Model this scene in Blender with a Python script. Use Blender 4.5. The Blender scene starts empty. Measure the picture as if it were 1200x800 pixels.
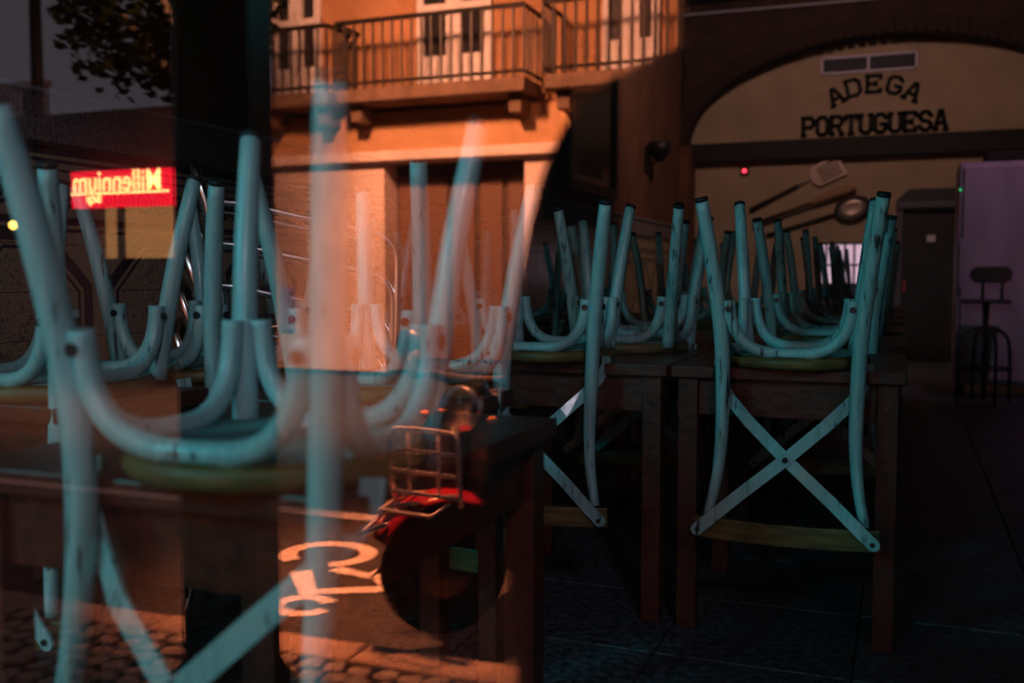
import bpy, bmesh, math, random
from mathutils import Vector, Matrix
random.seed(7)
S = bpy.context.scene
COL = S.collection
R = math.radians

# ------------------------------------------------------------------ camera
cd = bpy.data.cameras.new('camera'); cam = bpy.data.objects.new('camera', cd); COL.objects.link(cam)
cam.location = (0, 0, 1.0)
cam.rotation_euler = (R(90 - 3.77), 0, R(21.5))
cd.sensor_width = 36; cd.lens = 35; cd.clip_start = .01; cd.clip_end = 200
cd.dof.use_dof = True; cd.dof.focus_distance = 2.8; cd.dof.aperture_fstop = 2.5
S.camera = cam
# ------------------------------------------------------------------ exposure
vs = S.view_settings
vs.view_transform = 'Standard'; vs.look = 'None'; vs.gamma = 1; vs.use_curve_mapping = False
vs.exposure = 0.0
# ------------------------------------------------------------------ world: dusk sky
W = bpy.data.worlds.new('dusk'); S.world = W; W.use_nodes = True
W.node_tree.nodes['Background'].inputs[0].default_value = (.24, .21, .25, 1)
W.node_tree.nodes['Background'].inputs[1].default_value = .75
# ------------------------------------------------------------------ lights
def light(name, kind, loc, tgt, power, col, size=1.0, angle=90, blend=.6):
    l = bpy.data.lights.new(name, kind); l.energy = power; l.color = col
    o = bpy.data.objects.new(name, l); COL.objects.link(o); o.location = loc
    o.rotation_euler = (Vector(tgt) - Vector(loc)).to_track_quat('-Z', 'Y').to_euler()
    if kind == 'AREA': l.shape = 'DISK'; l.size = size
    if kind == 'SPOT': l.spot_size = R(angle); l.spot_blend = blend; l.shadow_soft_size = size
    if kind == 'POINT': l.shadow_soft_size = size
    return o
SODIUM = (1, .40, .17)
light('teal_shop_light', 'SPOT', (-4.2, -3.2, 3.4), (-.9, 3.0, .9), 560, (.0, .70, .82), .35, 48, .5)
light('teal_fill_light', 'SPOT', (-1.15, -3.7, 2.65), (-.55, 4.0, .85), 120, (.0, .72, .82), .12, 42, .5)  # added fill, carries the teal deeper into the room; no actual sign
light('white_street_light', 'SPOT', (2.3, -4.2, 4.2), (-1.35, 1.8, 1.1), 330, (1.0, .80, .98), .35, 27, .8)
light('sodium_facade_light', 'SPOT', (-5.0, -5.6, 5.2), (-5.6, -10.2, .6), 10500, (1, .36, .17), .3, 120, .9)
light('sodium_facade_light_far', 'SPOT', (-1.8, -5.2, 5.0), (-2.6, -10.2, 3.2), 1300, (1, .35, .18), .3, 90, .7)
light('sodium_road_light', 'SPOT', (-1.9, -2.9, 5.2), (-1.75, -2.95, -.2), 10500, (1, .25, .09), .2, 31, .8)
light('end_wall_fill_light', 'SPOT', (-.7, 8.6, 4.1), (-1.5, 12.4, 2.6), 140, (1, .58, .44), .12, 120, .6)  # added warm fill for the end and left walls, no fixture behind it
light('dim_lavender_light', 'SPOT', (1.3, 6.6, 3.8), (.75, 9.1, 1.5), 75, (1.0, .52, .74), .12, 44, .7)

# ------------------------------------------------------------------ materials
MATS = {}
def mat(name, col, rough=.5, metal=0, noise=0, scale=8, bump=0, emis=None, estr=0, col2=None, stretch=(1, 1, 1), coat=0, bscale=None):
    if name in MATS: return MATS[name]
    m = bpy.data.materials.new(name); m.use_nodes = True; MATS[name] = m
    n = m.node_tree.nodes; l = m.node_tree.links; b = n['Principled BSDF']
    b.inputs['Base Color'].default_value = (*col, 1); b.inputs['Roughness'].default_value = rough
    b.inputs['Metallic'].default_value = metal
    if coat: b.inputs['Coat Weight'].default_value = coat
    if noise or bump:
        tc = n.new('ShaderNodeTexCoord'); mp = n.new('ShaderNodeMapping'); mp.inputs['Scale'].default_value = stretch
        l.new(tc.outputs['Object'], mp.inputs[0])
        t = n.new('ShaderNodeTexNoise'); t.inputs['Scale'].default_value = scale; t.inputs['Detail'].default_value = 6
        l.new(mp.outputs[0], t.inputs['Vector'])
        if noise:
            r = n.new('ShaderNodeValToRGB'); l.new(t.outputs['Fac'], r.inputs[0])
            c2 = col2 or tuple(c * (1 - noise) for c in col)
            r.color_ramp.elements[0].position = .35; r.color_ramp.elements[0].color = (*c2, 1)
            r.color_ramp.elements[1].position = .68; r.color_ramp.elements[1].color = (*col, 1)
            l.new(r.outputs[0], b.inputs['Base Color'])
        if bump:
            t2 = t
            if bscale:
                t2 = n.new('ShaderNodeTexNoise'); t2.inputs['Scale'].default_value = bscale; t2.inputs['Detail'].default_value = 5
                l.new(mp.outputs[0], t2.inputs['Vector'])
            bp = n.new('ShaderNodeBump'); bp.inputs['Strength'].default_value = bump; bp.inputs['Distance'].default_value = .02
            l.new(t2.outputs['Fac'], bp.inputs['Height']); l.new(bp.outputs[0], b.inputs['Normal'])
    if emis:
        b.inputs['Emission Color'].default_value = (*emis, 1); b.inputs['Emission Strength'].default_value = estr
    return m

def paint_mat():
    """worn turquoise paint on bentwood: streaky scratches and a little colour drift from chair to chair"""
    m = mat('turquoise_paint', (.36, .60, .62), .36, coat=.15)
    n = m.node_tree.nodes; l = m.node_tree.links; b = n['Principled BSDF']
    tc = n.new('ShaderNodeTexCoord'); mp = n.new('ShaderNodeMapping'); mp.inputs['Scale'].default_value = (1, 1, .10)
    l.new(tc.outputs['Object'], mp.inputs[0])
    oi = n.new('ShaderNodeObjectInfo')
    add = n.new('ShaderNodeVectorMath'); add.operation = 'ADD'
    l.new(mp.outputs[0], add.inputs[0]); l.new(oi.outputs['Location'], add.inputs[1])
    t = n.new('ShaderNodeTexNoise'); t.inputs['Scale'].default_value = 95; t.inputs['Detail'].default_value = 5
    l.new(add.outputs[0], t.inputs['Vector'])
    big = n.new('ShaderNodeTexNoise'); big.inputs['Scale'].default_value = 7; big.inputs['Detail'].default_value = 3
    l.new(add.outputs[0], big.inputs['Vector'])
    sm = n.new('ShaderNodeMath'); sm.operation = 'MULTIPLY_ADD'; sm.inputs[1].default_value = .45
    l.new(big.outputs['Fac'], sm.inputs[0]); l.new(t.outputs['Fac'], sm.inputs[2])
    r = n.new('ShaderNodeValToRGB'); l.new(sm.outputs[0], r.inputs[0])
    e = r.color_ramp.elements
    e[0].position = .525; e[0].color = (.05, .05, .055, 1)
    e[1].position = .58; e[1].color = (.21, .45, .46, 1)
    x = e.new(.80); x.color = (.31, .56, .57, 1)
    l.new(r.outputs[0], b.inputs['Base Color'])
    bp = n.new('ShaderNodeBump'); bp.inputs['Strength'].default_value = .15; bp.inputs['Distance'].default_value = .003
    l.new(t.outputs['Fac'], bp.inputs['Height']); l.new(bp.outputs[0], b.inputs['Normal'])
    return m
PAINT = paint_mat()
BLACK = mat('black_rubber', (.012, .012, .013), .6)
BOLT = mat('bolt_metal', (.06, .05, .05), .35, .8)
SEATWOOD = mat('seat_wood', (.20, .14, .04), .5, noise=.6, scale=14, stretch=(1, 1, 5))
SEATPANEL = mat('seat_underside', (.14, .36, .35), .55, noise=.5, scale=9)
TABLEWOOD = mat('table_wood', (.105, .020, .011), .40, noise=.55, scale=7, stretch=(6, 1, 6), bump=.15)
CHROME = mat('chrome', (.88, .86, .87), .2, 1)
WEAVE = mat('black_weave', (.02, .022, .025), .45)
PAPER = mat('paper_label', (.75, .74, .85), .7)
FLOORT = mat('floor_tile', (.12, .15, .18), .45, noise=.85, scale=42, bump=.35)
GROUT = mat('grout', (.03, .034, .04), .9, noise=.3)
PLASTER = mat('red_brown_plaster', (.20, .085, .05), .85, noise=.35, scale=3, bump=.25, bscale=40)
ROUGHP = mat('rough_plaster', (.30, .24, .24), .9, noise=.45, scale=70, bump=1.0, bscale=90)
CREAM = mat('cream_wall', (.52, .40, .30), .85, noise=.18, scale=2.5, bump=.1)
DARKWALL = mat('dark_wall', (.06, .026, .018), .9, noise=.5, scale=5, bump=.2)
BRICK = mat('dark_brick', (.05, .022, .016), .9, noise=.5, scale=18, bump=.4)
BEAM = mat('dark_beam', (.014, .011, .012), .7, noise=.4, scale=6)
CEIL = mat('ceiling_paint', (.05, .042, .04), .9, noise=.2)
INK = mat('black_lettering', (.012, .010, .010), .8)
STEEL = mat('brushed_steel', (.48, .40, .54), .5, .3, noise=.25, scale=6, stretch=(1, 1, .3))
WHITEW = mat('white_window_frame', (.52, .48, .50), .6)
DKGLASS = mat('dark_window_glass', (.02, .02, .025), .08)
IRON = mat('black_iron', (.012, .010, .010), .5, .3)
FACADE = mat('orange_facade', (.62, .34, .17), .9, noise=.3, scale=1.2, bump=.15)
PINKW = mat('pink_facade', (.80, .62, .56), .9, noise=.25, scale=1.5, bump=.15)
STONE = mat('pale_stone', (.5, .38, .30), .9, noise=.4, scale=6, bump=.3)
SLAB = mat('dark_stone', (.20, .12, .08), .9, noise=.4, scale=6, bump=.3)
ASPH = mat('asphalt', (.05, .045, .045), .75, noise=.5, scale=25, bump=.5)
ROADP = mat('road_paint', (.78, .74, .70), .7, noise=.4, scale=22)
COB = mat('cobble', (.42, .37, .32), .8, noise=.4, scale=15, bump=.3)
CLOTH = mat('dark_cloth', (.012, .012, .014), .9)
SKIN = mat('skin', (.45, .26, .19), .6)

def tile_mat():
    """painted wall tiles: cream glaze, dark scrollwork, ruled border lines and octagonal panels (world position)"""
    m = mat('painted_tile', (.42, .33, .20), .22)
    n = m.node_tree.nodes; l = m.node_tree.links; b = n['Principled BSDF']
    g = n.new('ShaderNodeNewGeometry'); sp = n.new('ShaderNodeSeparateXYZ'); l.new(g.outputs['Position'], sp.inputs[0])
    def M(op, a, b_=None, c=None):
        q = n.new('ShaderNodeMath'); q.operation = op
        for i, v in enumerate((a, b_, c)):
            if v is None: continue
            if isinstance(v, (int, float)): q.inputs[i].default_value = v
            else: l.new(v, q.inputs[i])
        return q.outputs[0]
    Y, Z = sp.outputs['Y'], sp.outputs['Z']
    def band(v, c, h): return M('LESS_THAN', M('ABSOLUTE', M('SUBTRACT', v, c)), h)
    lines = band(Z, 1.405, .012)
    for c, h in ((1.375, .006), (1.18, .012), (1.15, .006), (.60, .012), (.57, .006), (1.345, .004)): lines = M('MAXIMUM', lines, band(Z, c, h))
    # octagon frames, period .62 along the wall, centre z .87
    u = M('SUBTRACT', M('PINGPONG', M('ADD', Y, .1), .31), .0)
    du = M('ABSOLUTE', u); dz = M('ABSOLUTE', M('SUBTRACT', Z, .87))
    oc = M('MAXIMUM', M('MAXIMUM', M('MULTIPLY', du, 1.0), M('MULTIPLY', dz, 1.0)), M('MULTIPLY', M('ADD', du, dz), .74))
    lines = M('MAXIMUM', lines, M('LESS_THAN', M('ABSOLUTE', M('SUBTRACT', oc, .262)), .02))
    lines = M('MAXIMUM', lines, M('LESS_THAN', M('ABSOLUTE', M('SUBTRACT', oc, .222)), .006))
    # scrolls: rings around a regular grid of centres, frieze above, filigree below
    def ring(pu, pz, z0, rad, w):
        a = M('SUBTRACT', M('PINGPONG', Y, pu), pu * .5); c = M('SUBTRACT', M('PINGPONG', M('SUBTRACT', Z, z0), pz), pz * .5)
        d = M('SQRT', M('ADD', M('MULTIPLY', a, a), M('MULTIPLY', c, c)))
        return M('LESS_THAN', M('ABSOLUTE', M('SUBTRACT', d, rad)), w)
    fr = M('MAXIMUM', ring(.09, .17, 1.18, .034, .008), ring(.09, .17, 1.18, .012, .008))
    fr = M('MULTIPLY', fr, band(Z, 1.265, .075))
    lines = M('MAXIMUM', lines, fr)
    nz = n.new('ShaderNodeTexNoise'); nz.inputs['Scale'].default_value = 26; nz.inputs['Detail'].default_value = 2; nz.inputs['Distortion'].default_value = 2.0
    l.new(g.outputs['Position'], nz.inputs['Vector'])
    fil = M('LESS_THAN', M('ABSOLUTE', M('SUBTRACT', nz.outputs['Fac'], .5)), .022)
    fil = M('MULTIPLY', fil, M('LESS_THAN', oc, .20))
    lines = M('MAXIMUM', lines, M('MULTIPLY', fil, .8))
    mx = n.new('ShaderNodeMix'); mx.data_type = 'RGBA'; l.new(lines, mx.inputs[0])
    mx.inputs[6].default_value = (.40, .31, .20, 1); mx.inputs[7].default_value = (.03, .026, .05, 1)
    l.new(mx.outputs[2], b.inputs['Base Color'])
    return m
TILE = tile_mat()

def glass_mat():
    m = bpy.data.materials.new('window_glass'); m.use_nodes = True
    n = m.node_tree.nodes; l = m.node_tree.links; n.clear()
    o = n.new('ShaderNodeOutputMaterial'); t = n.new('ShaderNodeBsdfTransparent'); g = n.new('ShaderNodeBsdfGlossy')
    g.inputs['Roughness'].default_value = 0.0; g.inputs['Color'].default_value = (1, 1, 1, 1)
    t.inputs['Color'].default_value = (.98, .99, .99, 1)
    lw = n.new('ShaderNodeLayerWeight'); lw.inputs['Blend'].default_value = .5      # facing = 1 - cos
    p5 = n.new('ShaderNodeMath'); p5.operation = 'POWER'; p5.inputs[1].default_value = 5; l.new(lw.outputs['Facing'], p5.inputs[0])
    f = n.new('ShaderNodeMath'); f.operation = 'MULTIPLY_ADD'; f.inputs[1].default_value = .88; f.inputs[2].default_value = .11; l.new(p5.outputs[0], f.inputs[0])
    x = n.new('ShaderNodeMixShader'); l.new(f.outputs[0], x.inputs[0]); l.new(t.outputs[0], x.inputs[1]); l.new(g.outputs[0], x.inputs[2])
    l.new(x.outputs[0], o.inputs[0])
    return m
GLASS = glass_mat()

# ------------------------------------------------------------------ mesh helpers
class MB:
    def __init__(s): s.v = []; s.f = []
    def add(s, v, f):
        k = len(s.v); s.v += [tuple(p) for p in v]; s.f += [tuple(i + k for i in q) for q in f]; return s
    def box(s, x0, x1, y0, y1, z0, z1, M=None):
        v = [Vector((x, y, z)) for z in (z0, z1) for y in (y0, y1) for x in (x0, x1)]
        if M: v = [M @ p for p in v]
        return s.add(v, [(0, 2, 3, 1), (4, 5, 7, 6), (0, 1, 5, 4), (2, 6, 7, 3), (0, 4, 6, 2), (1, 3, 7, 5)])
    def tube(s, pts, r, seg=10, closed=False, sub=1):
        pts = [Vector(p) for p in pts]
        rs = list(r) if isinstance(r, (list, tuple)) else [r] * len(pts)
        if sub > 1:
            P = []; Q = []; n = len(pts)
            for i in range(n if closed else n - 1):
                a = pts[(i - 1) % n] if closed or i > 0 else pts[0] * 2 - pts[1]
                b = pts[i]; c = pts[(i + 1) % n]
                d = pts[(i + 2) % n] if closed or i < n - 2 else pts[-1] * 2 - pts[-2]
                for k in range(sub):
                    t = k / sub
                    P.append(.5 * ((2 * b) + (c - a) * t + (2 * a - 5 * b + 4 * c - d) * t * t + (3 * b - a - 3 * c + d) * t ** 3))
                    Q.append(rs[i] * (1 - t) + rs[(i + 1) % n] * t)
            if not closed: P.append(pts[-1]); Q.append(rs[-1])
            pts, rs = P, Q
        n = len(pts); rings = []
        T0 = None; N = None
        for i in range(n):
            if closed: T = (pts[(i + 1) % n] - pts[i - 1]).normalized()
            else: T = (pts[min(i + 1, n - 1)] - pts[max(i - 1, 0)]).normalized()
            if N is None:
                N = T.orthogonal().normalized()
            else:
                N = (T0.rotation_difference(T) @ N); N = (N - T * N.dot(T)).normalized()
            T0 = T; B = T.cross(N)
            rings.append([pts[i] + (N * math.cos(2 * math.pi * j / seg) + B * math.sin(2 * math.pi * j / seg)) * rs[i] for j in range(seg)])
        v = [p for q in rings for p in q]; f = []
        for i in range(n if closed else n - 1):
            a = i * seg; b = ((i + 1) % n) * seg
            for j in range(seg):
                k = (j + 1) % seg; f.append((a + j, a + k, b + k, b + j))
        if not closed: f.append(tuple(range(seg - 1, -1, -1))); f.append(tuple((n - 1) * seg + j for j in range(seg)))
        return s.add(v, f)
    def lathe(s, prof, seg=24, M=None):
        v = []; f = []
        for r, z in prof:
            for j in range(seg):
                a = 2 * math.pi * j / seg; v.append(Vector((r * math.cos(a), r * math.sin(a), z)))
        for i in range(len(prof) - 1):
            for j in range(seg):
                k = (j + 1) % seg; f.append((i * seg + j, i * seg + k, (i + 1) * seg + k, (i + 1) * seg + j))
        f.append(tuple(range(seg - 1, -1, -1))); f.append(tuple((len(prof) - 1) * seg + j for j in range(seg)))
        if M: v = [M @ p for p in v]
        return s.add(v, f)
    def ribbon(s, pts, w, t, up=(0, -1, 0)):
        """flat strap: width in the plane across the path, thickness along up"""
        pts = [Vector(p) for p in pts]; n = len(pts); v = []; f = []
        for i in range(n):
            T = (pts[min(i + 1, n - 1)] - pts[max(i - 1, 0)]).normalized()
            u = Vector(up if not callable(up) else up(i)); u = (u - T * u.dot(T)).normalized(); b = T.cross(u)
            for a, c in ((-1, -1), (1, -1), (1, 1), (-1, 1)): v.append(pts[i] + b * a * w / 2 + u * c * t / 2)
        for i in range(n - 1):
            for j in range(4):
                k = (j + 1) % 4; f.append((i * 4 + j, i * 4 + k, i * 4 + 4 + k, i * 4 + 4 + j))
        f.append((3, 2, 1, 0)); f.append(tuple((n - 1) * 4 + j for j in range(4)))
        return s.add(v, f)
    def prism(s, poly, d, M):
        """polygon in the local XY plane, extruded d along local z"""
        n = len(poly); v = [M @ Vector((x, y, 0)) for x, y in poly] + [M @ Vector((x, y, d)) for x, y in poly]
        f = [tuple(range(n - 1, -1, -1)), tuple(range(n, 2 * n))] + [(i, (i + 1) % n, n + (i + 1) % n, n + i) for i in range(n)]
        return s.add(v, f)
    def mesh(s, name, m, smooth=False, bevel=0):
        me = bpy.data.meshes.new(name); me.from_pydata(s.v, [], s.f); me.materials.append(m)
        b = bmesh.new(); b.from_mesh(me)
        if bevel: bmesh.ops.bevel(b, geom=b.edges[:], offset=bevel, segments=2, affect='EDGES', profile=.5)
        bmesh.ops.recalc_face_normals(b, faces=b.faces[:]); b.to_mesh(me); b.free()
        if smooth:
            for p in me.polygons: p.use_smooth = len(p.vertices) == 4
        me.update(); return me
    def build(s, name, m, parent=None, smooth=False, bevel=0, loc=None):
        o = bpy.data.objects.new(name, s.mesh(name, m, smooth, bevel)); COL.objects.link(o)
        if parent: o.parent = parent
        if loc: o.location = loc
        return o
def link(name, me, parent=None, loc=(0, 0, 0)):
    o = bpy.data.objects.new(name, me); COL.objects.link(o); o.parent = parent; o.location = loc; return o
def tag(o, label, cat, group=None):
    o['label'] = label; o['category'] = cat
    if group: o['group'] = group
    return o
def struct(o, label=None):
    o['kind'] = 'structure'
    if label: o['label'] = label
    return o
def empty(name, loc=(0, 0, 0), rz=0):
    o = bpy.data.objects.new(name, None); COL.objects.link(o); o.location = loc; o.rotation_euler = (0, 0, rz)
    o.empty_display_size = .05; return o
def copy_tree(o, parent=None):
    c = o.copy(); COL.objects.link(c); c.parent = parent
    for ch in list(o.children): copy_tree(ch, c)
    return c

# ================================================================== the room
XL, XR, YF, YB, ZC = -2.6, 1.7, .4, 12.8, 4.3
GLZ = -.2                                  # street level below the room's floor
# floor with its tiles
fl = struct(MB().box(XL - .3, XR + .3, YF + .12, YB + .4, -.14, -.012).build('floor', GROUT), 'dark speckled stone tile floor of the dining room')
tm = MB().box(-.247, .247, -.247, .247, -.012, 0).mesh('floor_tile', FLOORT, bevel=.003)
n = 0
for j in range(17):
    for i in range(9):
        x = XL + .25 + i * .5; y = .80 + j * .5
        if x > XR: continue
        link('floor_tile', tm, fl, (x, y, random.uniform(-.0015, .001)))
far = MB()
for j in range(17, 24):
    for i in range(9):
        x = XL + .25 + i * .5; y = .80 + j * .5
        far.box(x - .247, x + .247, y - .247, y + .247, -.012, 0)
o = far.build('distant_floor_tiles', FLOORT, fl); o['kind'] = 'stuff'
struct(MB().box(XL - .3, XR + .3, YF, YB + .4, ZC, ZC + .15).build('ceiling', CEIL), 'dark ceiling')
struct(MB().box(XR, XR + .25, YF + .1, YB + .3, 0, ZC).build('wall_right', DARKWALL), 'dark right-hand wall')
# left wall: painted plaster, a rough band and a dado of painted tiles
wl = struct(MB().box(XL - .3, XL - .03, YF + .1, YB + .3, 0, ZC).build('wall_left', PLASTER), 'red-brown plaster wall above the tiled dado')
MB().box(XL - .03, XL + .015, YF + .1, YB, 1.43, 1.585).build('rough_plaster_band', ROUGHP, wl)
MB().box(XL - .03, XL + .03, YF + .1, YB, 1.585, 1.60).build('ledge', mat('ledge_paint', (.25, .30, .36), .6), wl, bevel=.003)
MB().box(XL - .03, XL + .022, YF + .1, YB, 1.418, 1.432).build('cap_moulding', mat('cap_glaze', (.03, .025, .04), .3), wl, bevel=.002)
TS = .156
tmesh = MB().box(0, .012, -TS / 2 + .001, TS / 2 - .001, -TS / 2 + .001, TS / 2 - .001).mesh('wall_tile', TILE, bevel=.002)
k = 0; rest = MB()
for i in range(70):
    for j in range(9):
        y = 1.9 + i * TS; z = 1.416 - TS / 2 - j * TS
        if y > YB - .1: continue
        if i < 33: link('wall_tile', tmesh, wl, (XL - .012 + random.uniform(0, .0015), y, z))
        else: rest.box(XL - .012, XL, y - TS / 2 + .001, y + TS / 2 - .001, z - TS / 2 + .001, z + TS / 2 - .001)
o = rest.build('distant_wall_tiles', TILE, wl); o['kind'] = 'stuff'
# end wall: cream wall, dark wall with a round-headed arch in front of it
wb = struct(MB().box(XL - .3, XR + .3, YB, YB + .3, 0, ZC).build('wall_back', CREAM), 'cream end wall under the brick arch')
AX, AZ, AR, AH = -.28, 2.60, 2.28, 1.18      # arch centre, spring line, half-width, rise
def arch(t, k=0.0): return AX + (AR + k) * math.cos(t), AZ + (AH + k) * math.sin(t)
mb = MB(); NA = 40; YA = YB - .42
v = []
for i in range(NA + 1):
    t = math.pi * i / NA; x, z = arch(t, .03)
    for y in (YA, YB): v += [(x, y, z), (x, y, ZC)]
f = []
for i in range(NA):
    a = i * 4; b = a + 4
    f += [(a, b, b + 1, a + 1), (a + 2, a + 3, b + 3, b + 2), (a, a + 2, b + 2, b)]
mb.add(v, f)
mb.box(XL, AX - AR - .03, YA, YB, 0, ZC).box(AX + AR + .03, XR + .6, YA, YB, 0, ZC)
wa = struct(mb.build('wall_arch', DARKWALL), 'dark wall above and beside the arch')
NV = 64
vm = MB().box(-.033, .033, 0, .16, 0, .21).mesh('brick', BRICK, bevel=.006)
for i in range(NV):
    t = math.pi * (i + .5) / NV; x, z = arch(t, -.01)
    nx, nz = math.cos(t) / AR, math.sin(t) / AH; a = math.atan2(nx, nz)
    s = link('brick', vm, wa, (x, YA - .02 + random.uniform(-.008, .006), z)); s.rotation_euler = (0, a, 0)
    s.scale = (1.0 + .35 * abs(math.sin(t)), 1, 1)
wp = MB().box(AX - AR - .14, AX - AR + .04, YA - .03, YB, 0, AZ).build('pilaster', PLASTER, wa, bevel=.01)
struct(MB().box(AX - AR, XR, YB - .16, YB - .04, 2.42, 2.655).build('trim_1', BEAM, bevel=.01), 'dark lintel beam across the arch')
struct(MB().tube([(XL, YA - .06, 4.18), (XR, YA - .06, 4.14)], .018, 8).build('trim_2', mat('conduit_paint', (.35, .33, .45), .5)), 'pale conduit along the top of the end wall')

# shop window: wall around the opening, frame and pane
OX0, OX1, OZ0, OZ1 = -2.35, 1.45, -.05, 2.45
mb = MB()
mb.box(-14, OX0, YF - .15, YF + .12, GLZ, 7).box(OX1, 6, YF - .15, YF + .12, GLZ, 7).box(OX0, OX1, YF - .15, YF + .12, OZ1, 7).box(OX0, OX1, YF - .15, YF + .12, GLZ, OZ0)
struct(mb.build('wall_front', mat('street_front', (.34, .26, .20), .9, noise=.3, scale=3, bump=.2)), 'street front of the restaurant around its window')
win = struct(empty('window_1', ((OX0 + OX1) / 2, YF, OZ0)), 'large reflecting shop window pane')
wi = MB().box(OX0 + .04, OX1 - .04, YF - .004, YF + .004, OZ0 + .04, OZ1 - .04).build('glass_pane', GLASS); wi.parent = win; wi.matrix_parent_inverse = Matrix.Translation(win.location).inverted()
mb = MB()
for b in ((OX0, OX0 + .05, OZ0, OZ1), (OX1 - .05, OX1, OZ0, OZ1), (OX0, OX1, OZ0, OZ0 + .05), (OX0, OX1, OZ1 - .05, OZ1)): mb.box(b[0], b[1], YF - .04, YF + .04, b[2], b[3])
o = mb.build('window_frame', mat('dark_frame', (.02, .02, .02), .5)); o.parent = win; o.matrix_parent_inverse = Matrix.Translation(win.location).inverted()

# ================================================================== chairs
def make_chair():
    """bentwood cafe chair lying upside down: seat on the plane z=0, back (toward -y) hanging below, legs up"""
    c = empty('bentwood_chair')
    MB().lathe([(.150, .004), (.192, .0), (.198, .012), (.196, .026), (.186, .032), (.150, .030)], 40).build('seat_rim', SEATWOOD, c, True)
    MB().lathe([(.001, .008), (.150, .008), (.150, .033), (.188, .0335), (.188, .036), (.001, .036)], 40).build('seat_panel', SEATPANEL, c)
    for s in (-1, 1):
        p = MB().tube([(s * .226, -.232, .447), (s * .208, -.208, .33), (s * .190, -.185, .19), (s * .178, -.172, .07), (s * .173, -.172, -.05), (s * .172, -.186, -.18), (s * .180, -.205, -.29), (s * .200, -.228, -.395)],
                      [.0170, .0195, .0200, .0200, .0195, .0175, .0150, .013], 14, sub=4).build('back_post', PAINT, c, True)
        MB().tube([(s * .2257, -.2315, .444), (s * .2275, -.234, .454)], .0178, 12).build('foot_cap', BLACK, p, True)
        p = MB().tube([(s * .150, .128, .02), (s * .162, .145, .15), (s * .176, .172, .30), (s * .194, .212, .462)], [.0195, .0195, .0185, .016], 14, sub=4).build('front_leg', PAINT, c, True)
        MB().tube([(s * .1936, .2112, .459), (s * .1956, .2152, .469)], .0168, 12).build('foot_cap', BLACK, p, True)
    def bow(pa, pb, out):
        """U-shaped brace between two legs; pa, pb are its top ends, out points outwards"""
        pa, pb, out = Vector(pa), Vector(pb), Vector(out); h = pa.z; d = pb - pa; L = d.length; e = d / L
        P = [pa]
        for fr, z in ((.012, .80), (.055, .56), (.15, .355), (.30, .245), (.5, .225), (.70, .245), (.85, .355), (.945, .56), (.988, .80)):
            q = pa + e * (L * fr); q.z = h * z; P.append(q - out * .012 * math.sin(fr * math.pi))
        P.append(pb)
        b = MB().tube(P, .0160, 12, sub=4).build('leg_bow', PAINT, c, True)
        for q in (pa, pb):
            MB().tube([q + Vector((0, 0, -.022)) + out * .0135, q + Vector((0, 0, -.022)) + out * .019], .0085, 10).build('bolt', BOLT, b)
    H = .182
    bow((-.158, -.180, H), (.158, -.180, H), (0, -1, 0))
    bow((-.134, .148, H), (.134, .148, H), (0, 1, 0))
    for s in (-1, 1): bow((s * .187, -.150, H), (s * .163, .118, H), (s, 0, 0))
    for s in (-1, 1):
        y = -.004 * s
        P = [(-s * .222, -.262, -.427), (-s * .19, -.258, -.398), (-s * .12, -.243 + y, -.335), (0, -.222 + y, -.232), (s * .10, -.196 + y, -.140), (s * .155, -.160, -.085), (s * .186, -.132, -.045), (s * .199, -.112, -.012), (s * .201, -.108, .016)]
        ups = [(0, -1, 0)] * 5 + [(s * .3, -1, 0), (s * .8, -.6, 0), (s, -.5, 0), (s, -.5, 0)]
        st = MB().ribbon(P, .032, .006, lambda i: ups[i]).tube([(-s * .222, -.2655, -.427), (-s * .222, -.2585, -.427)], .016, 16).build('back_strap', PAINT, c)
        MB().tube([(-s * .220, -.264, -.426), (-s * .220, -.270, -.426)], .006, 10).build('bolt', BOLT, st)
        if s > 0: MB().tube([(0, -.222, -.232), (0, -.237, -.232)], .0075, 10).build('bolt', BOLT, st)
    P = []
    for i in range(17):
        t = -1 + i / 8; P.append((t * .236, -.262 + .034 * t * t, -.425))
    MB().ribbon(P, .056, .013, lambda i: (0, -1, 0)).build('back_rail', SEATWOOD, c, bevel=.003)
    return c
proto = make_chair(); used = [False]
def chair(x, y, rz, label, group, z=.752, tilt=0):
    """x, y: seat centre"""
    o = copy_tree(proto) if used[0] else proto; used[0] = True
    o.location = (x, y, z); o.rotation_euler = (R(tilt), 0, R(rz)); tag(o, label, 'chair', group); return o
def table(x0, x1, y0, y1, label, group='dining tables', h=.75, leg=.055):
    cx, cy = (x0 + x1) / 2, (y0 + y1) / 2; w, d = (x1 - x0) / 2, (y1 - y0) / 2
    t = empty('dining_table', (cx, cy, 0)); tag(t, label, 'table', group)
    MB().box(-w, w, -d, d, h - .034, h).build('table_top', TABLEWOOD, t, bevel=.004)
    i = .018; a = .105
    for s in (-1, 1):
        q = s * (d - i - leg / 2)
        MB().box(-w + i + leg, w - i - leg, q - .011, q + .011, h - .034 - a, h - .034).build('apron', TABLEWOOD, t, bevel=.002)
        q = s * (w - i - leg / 2)
        MB().box(q - .011, q + .011, -d + i + leg, d - i - leg, h - .034 - a, h - .034).build('apron', TABLEWOOD, t, bevel=.002)
        for u in (-1, 1):
            MB().box(s * (w - i - leg / 2) - leg / 2, s * (w - i - leg / 2) + leg / 2, u * (d - i - leg / 2) - leg / 2, u * (d - i - leg / 2) + leg / 2, 0, h - .034).build('leg', TABLEWOOD, t, bevel=.003)
    return t
ORD = ['nearest', 'second', 'third', 'fourth', 'fifth', 'sixth', 'farthest']
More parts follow.
